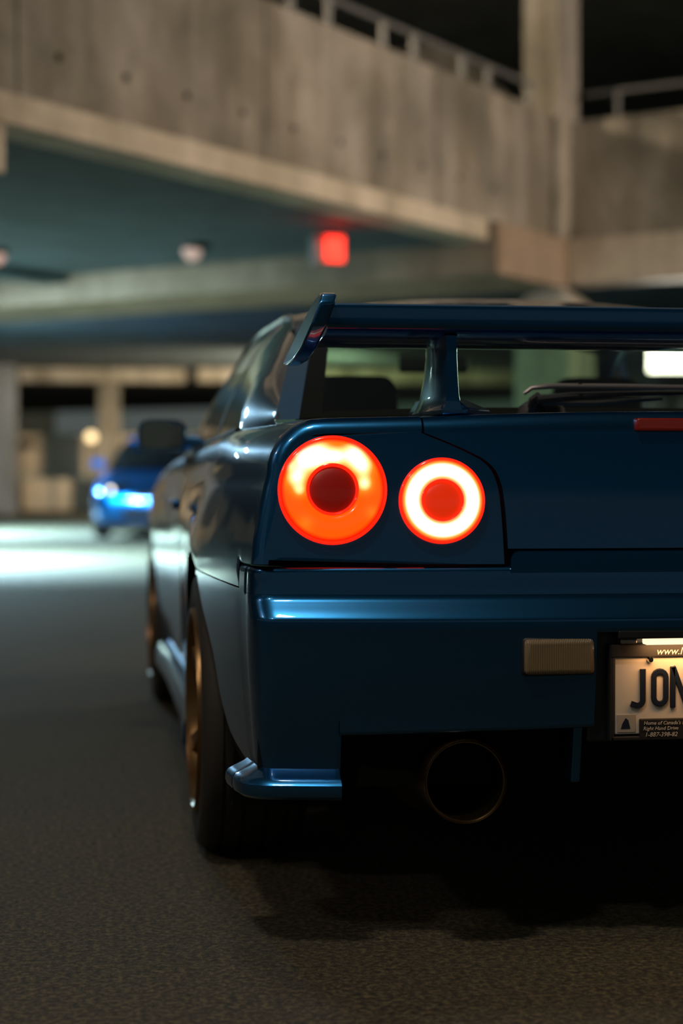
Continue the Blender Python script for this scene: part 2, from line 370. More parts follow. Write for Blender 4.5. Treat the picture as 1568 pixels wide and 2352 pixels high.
# quarter panels with the tail lamp face
RF = .030; Y0 = -.875
def zb_q(y):
    s = .714 if y < -.7849 else .667
    return max(s, arch(y))
O = sec(Y0, .716)
Ov = [Vector(p) for p in O]; rows = []
nrm = []
for i in range(len(Ov)):
    t = (Ov[min(i + 1, len(Ov) - 1)] - Ov[max(i - 1, 0)]).normalized(); nrm.append(Vector((t.y, -t.x)))
nrm[0] = Vector((1, 0)); nrm[-1] = Vector((0, -1))
inset = [Ov[i] + nrm[i] * RF for i in range(len(Ov))]
q = MB(); rings = []
for k in range(7):
    a = PI / 2 * k / 6
    ring = []
    for i in range(len(Ov)):
        p = Ov[i] + nrm[i] * RF * (1 - math.sin(a)); ring.append((p.x, yr(inset[i].x, inset[i].y) + RF * (1 - math.cos(a)), p.y))
    rings.append(ring)
for y in (-.85, -.81, -.785, -.7848, -.75, -.70, -.65, -.58, -.5, -.44, -.40, -.372, -.36, -.34, -.30, -.25, -.18, -.09, 0, .09, .18, .25, .30, .34, .36, .372, .42, .52, .64, .74, .795):
    rings.append([(x, y, z) for x, z in sec(y, zb_q(y))])
q.grid(rings)
# flat lamp face
frows = []
zi = [p.y for p in inset]
def xL(z):
    for i in range(len(inset) - 1):
        if inset[i].y <= z <= inset[i + 1].y + 1e-9 and inset[i + 1].y > inset[i].y:
            u = (z - inset[i].y) / (inset[i + 1].y - inset[i].y); return inset[i].x + (inset[i + 1].x - inset[i].x) * u
    return inset[-1].x
ztop = max(p.y for p in inset)
for z in lsp(.716, ztop - .0005, 30):
    a, b = xL(z), groove(z) - .004
    r = [(x, yr(x, z), z) for x in lsp(a, b, 22)]; r.append((b + .001, yr(b, z) + .022, z)); frows.append(r)
frows.insert(0, [(p[0], p[1] + .022, p[2]) for p in frows[0]])
q.grid(frows)
q2 = MB(); q2.v = list(q.v); q2.f = list(q.f)
# strip of the quarter between wheel and door
low = MB()
zz = lsp(.25, .668, 12)
low.grid([[(-xs(y, z), y, z) for y in lsp(math.sqrt(max(.372 ** 2 - (z - WR) ** 2, 0)), .795, 10)] for z in zz])
q.add(low.v, low.f)
for mm in (q, q.mirrored()): mm.build('quarter_panel', PAINT, CAR, ang=50)
# added black sheet behind the panel gaps so they read as shaded
MB().grid([[(x, yr(x, z) + .028, z) for x in lsp(-.60, .60, 30)] for z in lsp(.60, .955, 10)]).build('gap_shade_sheet', LINER, CAR)

# trunk lid
lid = MB(); rows = []
def lrow(z, yoff=0, zz=None):
    g_ = groove(min(z, .957)) + .004; xl = lsp(g_, -g_, 41)
    return [(xl[0] - .001, yr(xl[0], z) + yoff + .022, zz or z)] + [(x, yr(x, z) + yoff, (zz or z)) for x in xl] + [(xl[-1] + .001, yr(xl[-1], z) + yoff + .022, zz or z)]
rows.append([(p[0], p[1] + .022, p[2]) for p in lrow(.744)])
for z in lsp(.744, .957, 24): rows.append(lrow(z))
def crown(x): return .012 * (1 - (x / .5) ** 2)
for k in range(1, 7):
    a = PI / 2 * k / 6; rows.append([(p[0], p[1] + .03 * (1 - math.cos(a)), .957 + (.030 + crown(p[0])) * math.sin(a)) for p in lrow(.957)])
for y in (-.8, -.65, -.5): rows.append([(p[0], y, .989 + crown(p[0])) for p in lrow(.957)])
lid.grid(rows); lid.build('trunk_lid', PAINT, CAR, ang=50)

# rear bumper
yb = ramp1([.28, .33, .43, .50, .585, .606, .616, .623, .645, .652, .66, .70, .74], [-.975, -.983, -1.003, -1.013, -1.020, -1.022, -1.022, -1.018, -1.000, -.9945, -.992, -.990, -.985])
def ybx(x, z): return yb(z) + .075 * (abs(x) / .8) ** 2.4
XP0, YP2 = -.772, -.865
y_edge = ramp1([.28, .33, .343, .357, .40, .432, .50, .551, .60, .66], [-.82, -.80, -.73, -.64, -.55, -.51, -.455, -.38, -.28, -.19])
def contour(z, x0=0.0, off=0.0, yend=None, n1=26):
    pts = [(x, ybx(x, z)) for x in lsp(x0, XP0, n1)]
    dyd = -.075 * 2.4 * (abs(XP0) / .8) ** 1.4 / .8
    xe = -xs(YP2, z); p0 = Vector(pts[-1]); p2 = Vector((xe, YP2 + .02)); p1 = Vector((xe - .002, p0.y + dyd * (xe - XP0)))
    for k in range(1, 11):
        t = k / 10; p = p0 * (1 - t) ** 2 + p1 * 2 * t * (1 - t) + p2 * t * t; pts.append((p.x, p.y))
    ye = yend if yend is not None else y_edge(z)
    for y in lsp(YP2 + .02, ye, 12)[1:]: pts.append((-xs(y, z), y))
    if off:
        V = [Vector(p) for p in pts]; o2 = []
        for i in range(len(V)):
            t = (V[min(i + 1, len(V) - 1)] - V[max(i - 1, 0)]).normalized(); nn = Vector((t.y, -t.x))
            if i == 0: nn = Vector((0, -1))
            o2.append(V[i] - nn * off if (V[i] - nn * off).length > V[i].length else V[i] + nn * off)
        pts = [(p.x, p.y) for p in o2]
    return pts
XR = -.190
b = MB(); rows = []
def brow(z, x0=0.0, dy=0.0, yend=None): return [(x, y + dy, z) for x, y in contour(z, x0, yend=yend)]
# top: lamp seam level, ends where the quarter panel seam turns down
ZT = .711
def side_trim(z):      # above the side seam the bumper ends at the quarter panel
    return -.785 if z > .66 else None
zl = [.43, .45, .48, .51, .54, .57, .585, .60, .607, .612, .616, .619, .622, .626, .632, .638, .643, .646, .649, .652, .656, .66]
b.grid([brow(z) for z in zl if z >= .60])
b.grid([[(x, ybx(x, z) + d, z) for x in lsp(0, XR, 8)] for z, d in ((.590, .05), (.590, .006), (.592, .002), (.60, 0))])
up_rows = [brow(z, yend=-.788) for z in lsp(.6605, ZT - .008, 8)]
rr_ = .008
for k in range(1, 5):
    a = PI / 2 * k / 4; up_rows.append([(x * (1 - .002 * k), y + rr_ * (1 - math.cos(a)), ZT - .008 + rr_ * math.sin(a)) for x, y, z in brow(ZT - .008, yend=-.788)])
up_rows.append([(x * .97, y + .03, ZT) for x, y, z in brow(ZT - .008, yend=-.788)])
b.grid(up_rows)
# side tongue below the quarter seam
b.grid([[(-xs(y, z), y, z) for y in lsp(-.84, -.17, 10)] for z in (.655, .66, .664)])
# raised middle below the lid with a rounded step
hm = [(-.343, .700), (-.343, .722), (-.341, .730), (-.336, .736), (-.328, .738)]
mid = []
for x, z in hm: mid.append((x, z))
midtop = mid + [(-.16, .738), (0, .738)]
bot = [(x, .700) for x, z in midtop]
b.grid([[(x, ybx(x, .70) - .001, z) for x, z in bot], [(x, ybx(x, .70) - .002, z) for x, z in midtop], [(x + .002, ybx(x, .70) + .004, z + .002) for x, z in midtop], [(x + .003, ybx(x, .70) + .03, z + .003) for x, z in midtop]])
# face below z .585: starts at the plate recess
rows = [brow(z, XR) for z in zl if z <= .60]
fr0 = brow(.43, XR)
def stepz(x): return .428 - .012 * min(1, max(0, (-x - .19) / .46))
edge = []
for k in range(0, 5):
    a = PI / 2 * k / 4; edge.append([(x, y + .010 * (1 - math.cos(a)), stepz(x) - .004 - .010 * math.sin(a) if x > -.66 else z - .001 * k) for x, y, z in fr0])
edge.append([(x, y + .05, stepz(x) - .016 if x > -.66 else z - .006) for x, y, z in fr0])
n_in = len([1 for p in fr0 if p[0] > -.655])
b.grid(rows)
b.grid([e[:n_in + 1] for e in edge[::-1]] + [fr0[:n_in + 1]])
# recess side wall
b.grid([[(XR, ybx(XR, z) + d, z) for d in (0, .004, .055)] for z in zl if z <= .60])
# corner pods below the step
XN = -.652; rows = []
for z in lsp(.285, .43, 10): 
    rows.append([(XN + .004, ybx(XN, z) + .06, z), (XN + .003, ybx(XN, z) + .010, z), (XN, ybx(XN, z) + .003, z)] + brow(z, XN - .008)) 
b.grid(rows)
b.mirror(); b.build('rear_bumper', PAINT, CAR, ang=40)
# spat lips
s_ = MB(); rows = []
for off, z in ((.0, .343), (.010, .336), (.030, .327), (.040, .322), (.045, .315), (.046, .303), (.043, .294), (.035, .288), (0, .286)):
    c = contour(.31, -.655, off, yend=-.79, n1=12)
    rows.append([(x, y, z) for x, y in c])
s_.grid(rows); n_ = len(rows); s_.f.append(tuple(k * len(rows[0]) for k in range(n_)))
for mm in (s_, s_.mirrored()): mm.build('bumper_spat', PAINT, CAR, ang=30)
# recess panel, underside, diffuser plate and fins
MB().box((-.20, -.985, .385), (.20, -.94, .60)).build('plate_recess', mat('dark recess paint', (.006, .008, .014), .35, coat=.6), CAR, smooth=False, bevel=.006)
MB().box((-.80, -.90, .30), (.80, 3.2, .62)).box((-.60, -.62, .165), (.60, 3.1, .32)).build('underbody', LINER, CAR, smooth=False)
fin = MB().prism([(-.985, .425), (-.85, .425), (-.85, .305), (-.965, .308)], lambda p, q_, d: (d, p, q_), -.224, -.206)
for mm in (fin, fin.mirrored()): mm.build('diffuser_fin', PAINT, CAR, smooth=False, bevel=.003)

# side panels
d_ = MB(); rows = []
DY = lsp(.803, 1.95, 24)
d_.grid([[(x, y, z) for x, z in sec(y, .262, -.66)] for y in DY])
for mm in (d_, d_.mirrored()): 
    do = mm.build('door', PAINT, CAR, ang=50); sg = -1 if mm is d_ else 1
    MB().box((sg * .855 - .012, .93, .775), (sg * .855 + .012, 1.09, .805)).build('door_handle', PAINT, do, bevel=.008)
f_ = MB()
f_.grid([[(x, y, z) for x, z in sec(y, max(.668, arch(y, 2.665)), -.60)] for y in lsp(1.958, 3.45, 30)])
f_.grid([[(-xs(y, z), y, z) for y in lsp(1.958, 2.665 - math.sqrt(max(.372 ** 2 - (z - WR) ** 2, 0)), 8)] for z in lsp(.26, .668, 10)])
for mm in (f_, f_.mirrored()): mm.build('front_fender', PAINT, CAR, ang=50)
for sg in (1, -1):
    sk = MB(); rows = []
    for y in lsp(.385, 2.28, 16):
        o = .02 * math.exp(-((y - .385) / .3) ** 2) + .012 * math.exp(-((y - 2.28) / .3) ** 2)
        rows.append([(-sg * (.80 + o), y, .275), (-sg * (.832 + o), y, .265), (-sg * (.846 + o), y, .235), (-sg * (.848 + o), y, .190), (-sg * (.838 + o), y, .172), (-sg * .78, y, .170)])
    sk.loft(rows).build('side_skirt', PAINT, CAR, ang=30)
hood = MB().grid([[(x, y, sh_z(y) + .004 + .05 * (1 - (x / .62) ** 2) * max(0, min(1, (3.35 - y) / .8))) for x in lsp(-.62, .62, 16)] for y in lsp(1.98, 3.42, 12)])
hood.build('hood', PAINT, CAR, ang=50)
nose = MB(); rows = []
for z in lsp(.20, .80, 9):
    rows.append([(.83 * math.sin(t) , 3.30 + .28 * max(0, math.cos(t)) ** .6 + (.04 if .3 < z < .55 else 0), z) for t in lsp(-PI / 2, PI / 2, 21)])
nose.grid(rows).build('front_bumper', PAINT, CAR, ang=50)

# greenhouse: belt curve B, roof rail curve RL_, roof crown
rx = ramp1([-.50, -.2, 0, .25, .6, 1.0, 1.35, 1.7, 2.05], [-.725, -.665, -.625, -.588, -.572, -.578, -.600, -.655, -.725])
rz = ramp1([-.50, -.2, 0, .25, .6, 1.0, 1.35, 1.7, 2.05], [.992, 1.115, 1.19, 1.265, 1.302, 1.303, 1.272, 1.13, .942])
zc = ramp1([-.50, -.2, .05, .25, .55, .9, 1.3, 1.55, 2.05], [1.004, 1.155, 1.25, 1.302, 1.352, 1.374, 1.35, 1.255, .985])
def Bp(y): 
    zd = sh_z(y); return (-(xs(y, zd - .105) - sh_dx(y)) + .006, zd - .002)
def SG(y, s):
    bx_, bz = Bp(y); x = bx_ + (rx(y) - bx_) * s; z = bz + (rz(y) - bz) * s
    o = .022 * 4 * s * (1 - s) * min(1, abs(rz(y) - bz) / .2)
    return (x - o, y, z + o * .3)
def RG(y, t):
    x = rx(y) * (1 - t); k = 1 - (1 - t) ** 2.6
    return (x, y, rz(y) + (zc(y) - rz(y)) * k)
def gpatch(y0, y1, s0, s1, ny=14, ns=8):
    return [[SG(y0(s) + (y1(s) - y0(s)) * i / (ny - 1), s) for i in range(ny)] for s in lsp(s0, s1, ns)]
yC = lambda s: -.08 + .42 * s
yB0 = lambda s: .62 + .06 * s
yB1 = lambda s: .70 + .05 * s
yA = lambda s: 1.90 - .56 * s
yE = lambda s: 2.05 - .62 * s
pil = MB()
pil.grid(gpatch(lambda s: -.50 + 0 * s, yC, 0, 1, 18, 12))
pil.grid(gpatch(yC, yE, .955, 1.0, 30, 3)); pil.grid(gpatch(yC, yE, 0, .05, 30, 3))
pil.grid(gpatch(yA, yE, .05, .955, 4, 8))
pil.grid([[RG(y, t) for t in lsp(0, .07, 4)] for y in lsp(-.5, 2.05, 40)])
for mm in (pil, pil.mirrored()): mm.build('pillar_frame', PAINT, CAR, ang=60)
for sg in (0, 1):
    a_ = MB().grid(gpatch(yC, yB0, .05, .955, 10, 8)); c_ = MB().grid(gpatch(yB1, yA, .05, .955, 14, 8)); e_ = MB().grid(gpatch(yB0, yB1, .05, .955, 3, 8))
    if sg: a_, c_, e_ = a_.mirrored(), c_.mirrored(), e_.mirrored()
    a_.build('quarter_window', GLASS_S, CAR); c_.build('door_window', GLASS_S, CAR); e_.build('window_post', BLACK, CAR, solid=.004)
    # bright drip moulding along the roof rail
    mo = [Vector(SG(y, .985)) + Vector((-.004, 0, .002)) for y in lsp(.1, 1.99, 30)]
    if sg: mo = [Vector((-p.x, p.y, p.z)) for p in mo]
    MB().tube(mo, .0065, 6).build('drip_moulding', mat('black chrome moulding', (.35, .35, .35), .18, .9), CAR)
    sm = [Vector(SG(y, .02)) + Vector((-.004, 0, .0)) for y in lsp(-.05, 1.9, 24)]
    if sg: sm = [Vector((-p.x, p.y, p.z)) for p in sm]
    MB().tube(sm, .008, 6).build('belt_moulding', BLACK, CAR)
rt = [[RG(y, t) for t in lsp(.07, 1, 18)] for y in lsp(.24, 1.36, 24)]
MB().grid(rt).mirror().build('roof', PAINT, CAR, ang=60)
hl = [[(p[0], p[1], p[2] - .03) for p in r] for r in rt]
MB().grid(hl).mirror().build('headliner', INTER, CAR)
MB().grid([[RG(y, t) for t in lsp(.07, 1, 18)] for y in lsp(-.495, .24, 18)]).mirror().build('rear_window', GLASS, CAR, ang=60)
MB().grid([[RG(y, t) for t in lsp(.07, 1, 18)] for y in lsp(1.36, 2.04, 12)]).mirror().build('windscreen', GLASS_W, CAR, ang=60)
bd = MB()
bd.grid([[Vector(RG(y, t)) - Vector((0, -.004, .004)) for t in lsp(.06, .135, 3)] for y in lsp(-.49, .24, 14)])
bd.grid([[Vector(RG(y, t)) - Vector((0, -.004, .004)) for t in lsp(.06, 1, 12)] for y in lsp(.17, .25, 3)])
bd.grid([[Vector(RG(y, t)) - Vector((0, -.004, .004)) for t in lsp(.06, 1, 12)] for y in lsp(-.495, -.455, 3)])
bd.mirror().build('window_band', mat('black ceramic band', (.008, .006, .005), .95, spec=.05), CAR)
# cabin
MB().box((-.70, -.48, .90), (.70, .10, .965)).build('parcel_shelf', INTER, CAR, smooth=False, bevel=.01)
def seat(x, y, wd, name, z0=.45, head=True):
    sb = MB(); sb.loft([[(x + wd * .5 * k_ * c1, y - ty + dy, z) for c1, dy in ((-1, .10), (-1, -.03), (-.6, -.06), (.6, -.06), (1, -.03), (1, .10))] for z, k_, ty in ((z0, 1, 0), (.75, 1.0, .06), (.92, .92, .10), (.99, .75, .12))])
    sb.loft([[(x - wd * .5, y + .5, z0 - .1), (x + wd * .5, y + .5, z0 - .1), (x + wd * .5, y + .5, z0 + .06), (x - wd * .5, y + .5, z0 + .06)], [(x - wd * .5, y - .05, z0 - .1), (x + wd * .5, y - .05, z0 - .1), (x + wd * .5, y - .05, z0 + .02), (x - wd * .5, y - .05, z0 + .02)]])
    o = sb.build(name, INTER, CAR, bevel=.02)
    if head:
        hd = MB().loft([[(x + wd * .26 * k_ * c1, y - .13 + dy, z) for c1, dy in ((-1, .04), (-1, -.03), (-.7, -.06), (.7, -.06), (1, -.03), (1, .04))] for z, k_ in ((1.0, .8), (1.03, 1), (1.12, 1), (1.155, .8))])
        hd.build('headrest', INTER, o, bevel=.015)
seat(-.36, .95, .50, 'front_seat'); seat(.36, .95, .50, 'front_seat')
seat(-.33, .22, .56, 'rear_seat', head=False); seat(.33, .22, .56, 'rear_seat', head=False)
MB().box((-.72, 1.62, .70), (.72, 2.0, .93)).build('dashboard', INTER, CAR, smooth=False, bevel=.03)
MB().lathe([(-.012, .17), (0, .183), (.012, .17), (0, .158)], 28, 'y', (.36, 1.52, .90), close=True).build('steering_wheel', BLACK, CAR)
MB().box((-.10, 1.50, 1.205), (.13, 1.53, 1.265)).build('interior_mirror', BLACK, CAR, bevel=.01)

# wing
wg = empty('rear_wing', (0, 0, 0), parent=CAR)
prof = [(-.905, 1.146), (-.912, 1.150), (-.915, 1.158), (-.912, 1.192), (-.906, 1.196), (-.88, 1.196), (-.78, 1.186), (-.68, 1.165), (-.645, 1.148), (-.640, 1.138), (-.648, 1.131), (-.70, 1.129), (-.80, 1.133), (-.875, 1.139)]
MB().loft([[(x, y, z) for y, z in prof] for x in lsp(-.672, .672, 9)]).build('blade', PAINT, wg, ang=40)
for sg in (-1, 1):
    out = [(-.975, 1.150), (-.982, 1.190), (-.968, 1.206), (-.940, 1.211), (-.89, 1.206), (-.82, 1.183), (-.76, 1.152), (-.705, 1.120), (-.682, 1.104), (-.686, 1.094), (-.73, 1.090), (-.85, 1.092), (-.93, 1.110)]
    ep = MB().prism(out, lambda p, q_, d: (d + sg * (1.21 - q_) * .34, p, q_), sg * .660, sg * .690)
    ep.build('end_plate', PAINT, wg, ang=60, bevel=.0135, seg=5)
    st = MB(); rings = []
    for z, yf, yrr, hw in ((1.000, -.545, -.905, .034), (1.008, -.56, -.905, .027), (1.03, -.60, -.902, .021), (1.07, -.64, -.897, .018), (1.11, -.66, -.892, .017), (1.14, -.665, -.890, .019)):
        L = yf - yrr
        rings.append([(sg * .435 + h * hw, yrr + t * L, z) for t, h in ((0, -.55), (.10, -.9), (.4, -1), (.75, -.8), (.95, -.35), (1, 0), (.95, .35), (.75, .8), (.4, 1), (.10, .9), (0, .55))])
    st.loft(rings)
    so = st.build('strut', PAINT, wg, ang=40)
    MB().loft([[(sg * .435 - sg * -.0 + a * .10 * -sg * .0 + (.095 if h > 0 else -.02) * (-sg) * abs(h), y, z) for h, y in ((1, -.80), (.3, -.90), (-1, -.90), (-1, -.56), (.3, -.56), (1, -.66))] for a, z in ((0, .992), (0, 1.004))] + [[(sg * .435 + h * .012 * (-sg), y, 1.030) for h, y in ((1, -.80), (.3, -.88), (-1, -.88), (-1, -.60), (.3, -.60), (1, -.68))]]).build('strut_foot', PAINT, wg, ang=30, bevel=.003)

# rear wiper
wp = empty('rear_wiper', (0, 0, 0), parent=CAR)
MB().tube([(-.175, -.50, 1.012), (-.175, -.515, 1.035), (-.165, -.52, 1.046)], [.018, .014, .010], 10).build('pivot', BLACK, wp)
MB().tube([(-.175, -.53, 1.036), (-.10, -.53, 1.044), (.05, -.525, 1.050), (.22, -.515, 1.056)], [.010, .008, .006, .005], 8).build('arm', mat('satin black arm', (.05, .05, .05), .3), wp)
MB().tube([(-.205, -.535, 1.048), (-.19, -.54, 1.060), (-.15, -.54, 1.064), (0, -.54, 1.064), (.30, -.53, 1.062)], [.004, .005, .006, .006, .005], 8).build('blade', mat('worn wiper blade', (.30, .27, .26), .35, .6), wp)
MB().tube([(-.165, -.528, 1.030), (-.05, -.528, 1.030), (.10, -.52, 1.040)], [.006, .005, .004], 8).build('link', STEEL, wp)
MB().loft([[(-.155 + .055 * k * math.cos(t), -.49 + .03 * k * math.sin(t), z) for t in [2 * PI * j / 14 for j in range(14)]] for z, k in ((1.0, 1.0), (1.022, .9), (1.034, .6))]).build('motor_cover', BLACK, wp, ang=50)
MB().box((-.09, -.544, 1.056), (-.082, -.534, 1.072)).build('clip', BLACK, wp)

# high stop lamp
MB().box((-.101, -.972, .962), (.101, -.94, .985)).build('high_stop_lamp', mat('faintly emissive red lens', (.16, .010, .006), .25, coat=.6, emit=(1, .05, .02), estr=.03), CAR, bevel=.004)  # lens material has a faint red emission of its own

# tail lamps
def lamp_mat(name, big):
    m = bpy.data.materials.new(name); m.use_nodes = True; n = N(m); co = n.coord()
    sp = n.new('ShaderNodeSeparateXYZ'); n.l(co, sp.inputs[0]); X, Z = sp.outputs[0], sp.outputs[2]
    Rr = .1 if big else .079
    x, z = n.math('DIVIDE', X, Rr), n.math('DIVIDE', Z, Rr)
    r = n.math('SQRT', n.math('ADD', n.math('MULTIPLY', x, x), n.math('MULTIPLY', z, z)))
    if big:
        tot = None
        for bx_, bz_, w_, k_ in ((-.50, .57, .24, 1.3), (-.22, .64, .24, 1.3), (.06, .60, .15, .9), (.38, .64, .23, 1.3), (.56, .42, .19, 1.0), (.58, .10, .15, 1.0), (-.66, .22, .19, 1.1), (-.60, -.02, .12, .7), (-.80, .45, .10, .5), (.72, -.42, .12, .25), (-.5, -.62, .14, .25)):
            dx = n.math('SUBTRACT', x, bx_); dz = n.math('SUBTRACT', z, bz_)
            d2 = n.math('DIVIDE', n.math('ADD', n.math('MULTIPLY', dx, dx), n.math('MULTIPLY', dz, dz)), w_ * w_)
            g_ = n.math('MULTIPLY', n.math('EXPONENT', n.math('MULTIPLY', d2, -1.0)), k_)
            tot = g_ if tot is None else n.math('ADD', tot, g_)
        wv = n.new('ShaderNodeTexWave', wave_type='RINGS', rings_direction='SPHERICAL'); wv.inputs['Scale'].default_value = 160; wv.inputs['Distortion'].default_value = .4
        n.l(co, wv.inputs['Vector'])
        tot = n.math('MULTIPLY', tot, n.math('ADD', n.math('MULTIPLY', wv.outputs['Fac'], .12), .95))
        core = n.ramp(n.math('MULTIPLY', tot, .8, True), [(0, (1.0, .105, .002)), (.35, (1.0, .20, .01)), (.7, (1.0, .62, .20)), (1, (1.0, .93, .66))])
        edge = n.ramp(r, [(.40, (1, .25, .12)), (.50, (1, 1, 1)), (.86, (1, 1, 1)), (.93, (1, .10, .15)), (1, (1, .02, .05))])
        st = n.math('ADD', n.math('MULTIPLY', tot, .7), 1.05)
        c = n.mix(1.0, core, edge, 'MULTIPLY')
    else:
        c = n.ramp(r, [(.46, (1.0, .06, .003)), (.53, (1.0, .42, .12)), (.58, (1, .90, .66)), (.82, (1, .92, .70)), (.88, (1, .35, .05)), (.94, (1, .03, .006))])
        st = n.math('ADD', n.math('MULTIPLY', n.math('SUBTRACT', 1.0, n.math('ABSOLUTE', n.math('MULTIPLY', n.math('SUBTRACT', r, .7), 4)), True), 1.6), 1.0)
    n.b.inputs['Base Color'].default_value = (.05, .004, .002, 1); n.b.inputs['Roughness'].default_value = .2; n.b.inputs['Coat Weight'].default_value = .5
    n.l(c, n.b.inputs['Emission Color']); n.l(st, n.b.inputs['Emission Strength'])
    return m
LB, LS = lamp_mat('outer tail lamp lens', True), lamp_mat('inner tail lamp lens', False)
RIM_R = mat('glowing red lens rim', (.10, .004, .002), .15, coat=.6, emit=(1, .009, .002), estr=2.6)
CEN_B = mat('dim red centre reflector', (.22, .006, .004), .35, coat=.4, emit=(1, .02, .006), estr=.085)
CEN_S = mat('red centre lens', (.25, .01, .004), .3, coat=.4, emit=(1, .035, .004), estr=.62)
def tail_lamp(x, z, Rr, lm, cm):
    y = yr(x, z)
    e = empty('tail_lamp', (x, y, z), parent=CAR)
    nx = .055 * 2.2 * (abs(x) / .8) ** 1.2 / .8 * (1 if x > 0 else -1)
    e.rotation_euler = (R(-6.5), 0, math.atan(nx))
    big = Rr > .09; ci = .47 * Rr if big else .485 * Rr
    MB().lathe([(.03, Rr * .97), (.0, Rr * 1.0), (-.011, Rr * 1.0), (-.016, Rr * .985), (-.017, Rr * .955), (-.014, Rr * .945), (.01, Rr * .94)], 72).build('lens_rim', RIM_R, e, ang=60)
    MB().lathe([(-.013, Rr * .95), (-.0165, Rr * .86), (-.0185, Rr * .72), (-.019, Rr * .60), (-.018, ci * 1.06), (-.014, ci)], 72).build('lens', lm, e, ang=60)
    MB().lathe([(-.010, ci * 1.01), (-.0205, ci * 1.02), (-.0215, ci * .98), (-.020, ci * .94), (-.015, ci * .92)], 48).build('centre_ring', RIM_R, e, ang=60)
    MB().lathe([(-.014, ci * .95), (-.017, ci * .8), (-.020, ci * .5), (-.021, ci * .05)], 48).build('centre_lens', cm, e, ang=60)
for sg in (-1, 1):
    tail_lamp(sg * .666, .851, .1, LB, CEN_B); tail_lamp(sg * .467, .8315, .079, LS, CEN_S)

# reverse / fog lamps
def fog_mat():
    m = mat('smoked ribbed lens', (.26, .19, .105), .25, coat=.8); n = N(m); co = n.coord()
    wv = n.new('ShaderNodeTexWave', wave_type='BANDS', bands_direction='X'); wv.inputs['Scale'].default_value = 95; n.l(co, wv.inputs['Vector'])
    n.bump(wv.outputs['Fac'], .5, .003); return m
FOG = fog_mat()
for sg in (-1, 1):
    fo = empty('reverse_lamp', (sg * .2605, ybx(.26, .55), .5485), parent=CAR)
    MB().box((-.069, -.004, -.036), (.069, .03, .036)).build('bezel', BLACK, fo, bevel=.008)
    MB().box((-.0655, -.012, -.0325), (.0655, .02, .0325)).build('lens', FOG, fo, bevel=.009, seg=3)

# licence plate group
pl = empty('licence_plate', (0, -1.0, .478), parent=CAR)
PLATE = mat('white plate enamel', (.62, .58, .50), .4, coat=.3)
MB().box((-.1525, -.002, -.0765), (.1525, .004, .0765)).build('plate', PLATE, pl, bevel=.002)
frm = MB()
for a, b_ in (((-.160, -.008, .066), (.160, .008, .090)), ((-.160, -.006, -.088), (.160, .008, -.080)), ((-.162, -.006, -.088), (-.153, .008, .090)), ((.153, -.006, -.088), (.162, .008, .090))): frm.box(a, b_)
frm.box((-.105, -.0065, -.088), (.105, .004, -.048))
frm.build('plate_frame', BLACK, pl, smooth=False, bevel=.002)
INK = mat('navy plate ink', (.006, .012, .028), .4, coat=.3)
def stroke(mb, pts, wd, closed=False, y0=-.0055, y1=0):
    P = [Vector(p) for p in pts]; n = len(P); L_, R__ = [], []
    for i in range(n):
        a = P[(i - 1) % n] if closed or i > 0 else P[i]; c = P[(i + 1) % n] if closed or i < n - 1 else P[i]
        d1 = (P[i] - a).normalized() if (P[i] - a).length else (c - P[i]).normalized(); d2 = (c - P[i]).normalized() if (c - P[i]).length else d1
        t = (d1 + d2).normalized(); nn = Vector((-t.y, t.x)); k = wd / 2 / max(.5, abs(nn.dot(Vector((-d1.y, d1.x)))))
        L_.append(P[i] + nn * k); R__.append(P[i] - nn * k)
    rings = [[(L_[i].x, y1, L_[i].y), (L_[i].x, y0, L_[i].y), (R__[i].x, y0, R__[i].y), (R__[i].x, y1, R__[i].y)] for i in range(n)]
    if closed: rings.append(rings[0])
    mb.loft(rings, caps=not closed)
def arcp(cx, cz, r, a0, a1, n=7): return [(cx + r * math.cos(R(a)), cz + r * math.sin(R(a))) for a in lsp(a0, a1, n)]
zt_, zb_ = .044, -.0255; W_ = .0105
J = MB(); stroke(J, [(-.0985, zt_), (-.0985, zb_ + .012)] + arcp(-.1085, zb_ + .012, .010, 0, -120, 7) + [(-.121, zb_ + .006)], W_)
Om = MB(); stroke(Om, arcp(-.066, zt_ - .016, .0115, 0, 180, 9) + arcp(-.066, zb_ + .016, .0115, 180, 360, 9), W_, True)
Nm = MB(); stroke(Nm, [(-.041, zb_ - .003), (-.041, zt_ + .004)], W_); stroke(Nm, [(-.013, zb_ - .003), (-.013, zt_ + .004)], W_); stroke(Nm, [(-.041, zt_ + .004), (-.013, zb_ - .003)], W_)
for mb_ in (J, Om, Nm): mb_.build('plate_character', INK, pl, smooth=False, bevel=.0015)
def text(s, x, z, size, m, parent, y=-.0072, sx=1.0, shear=.25):
    cu_ = bpy.data.curves.new('t', 'FONT'); cu_.body = s; cu_.size = size; cu_.extrude = .0003; cu_.shear = shear; cu_.resolution_u = 2
    t = bpy.data.objects.new('t', cu_); COL.objects.link(t)
    dg = bpy.context.evaluated_depsgraph_get(); me = bpy.data.meshes.new_from_object(t.evaluated_get(dg))
    bpy.data.objects.remove(t)
    me.transform(Matrix.Translation((x, y, z)) @ Matrix.Diagonal((sx, 1, 1, 1)) @ Matrix.Rotation(R(90), 4, 'X'))
    return link('frame_lettering', me, m, parent, smooth=False)
TXT = mat('pale frame lettering', (.55, .52, .46), .5)
text('www.Ni', -.075, .0705, .019, TXT, pl, y=-.0085)
text("Home of Canada's Finest", -.098, -.0590, .0095, TXT, pl)
text('Right Hand Drive', -.099, -.0690, .0095, TXT, pl)
text('1-887-398-82', -.096, -.0810, .0115, TXT, pl)
MB().box((-.147, -.0035, -.072), (-.112, -.001, -.040)).build('validation_sticker', mat('grey sticker', (.36, .33, .28), .6), pl, smooth=False)
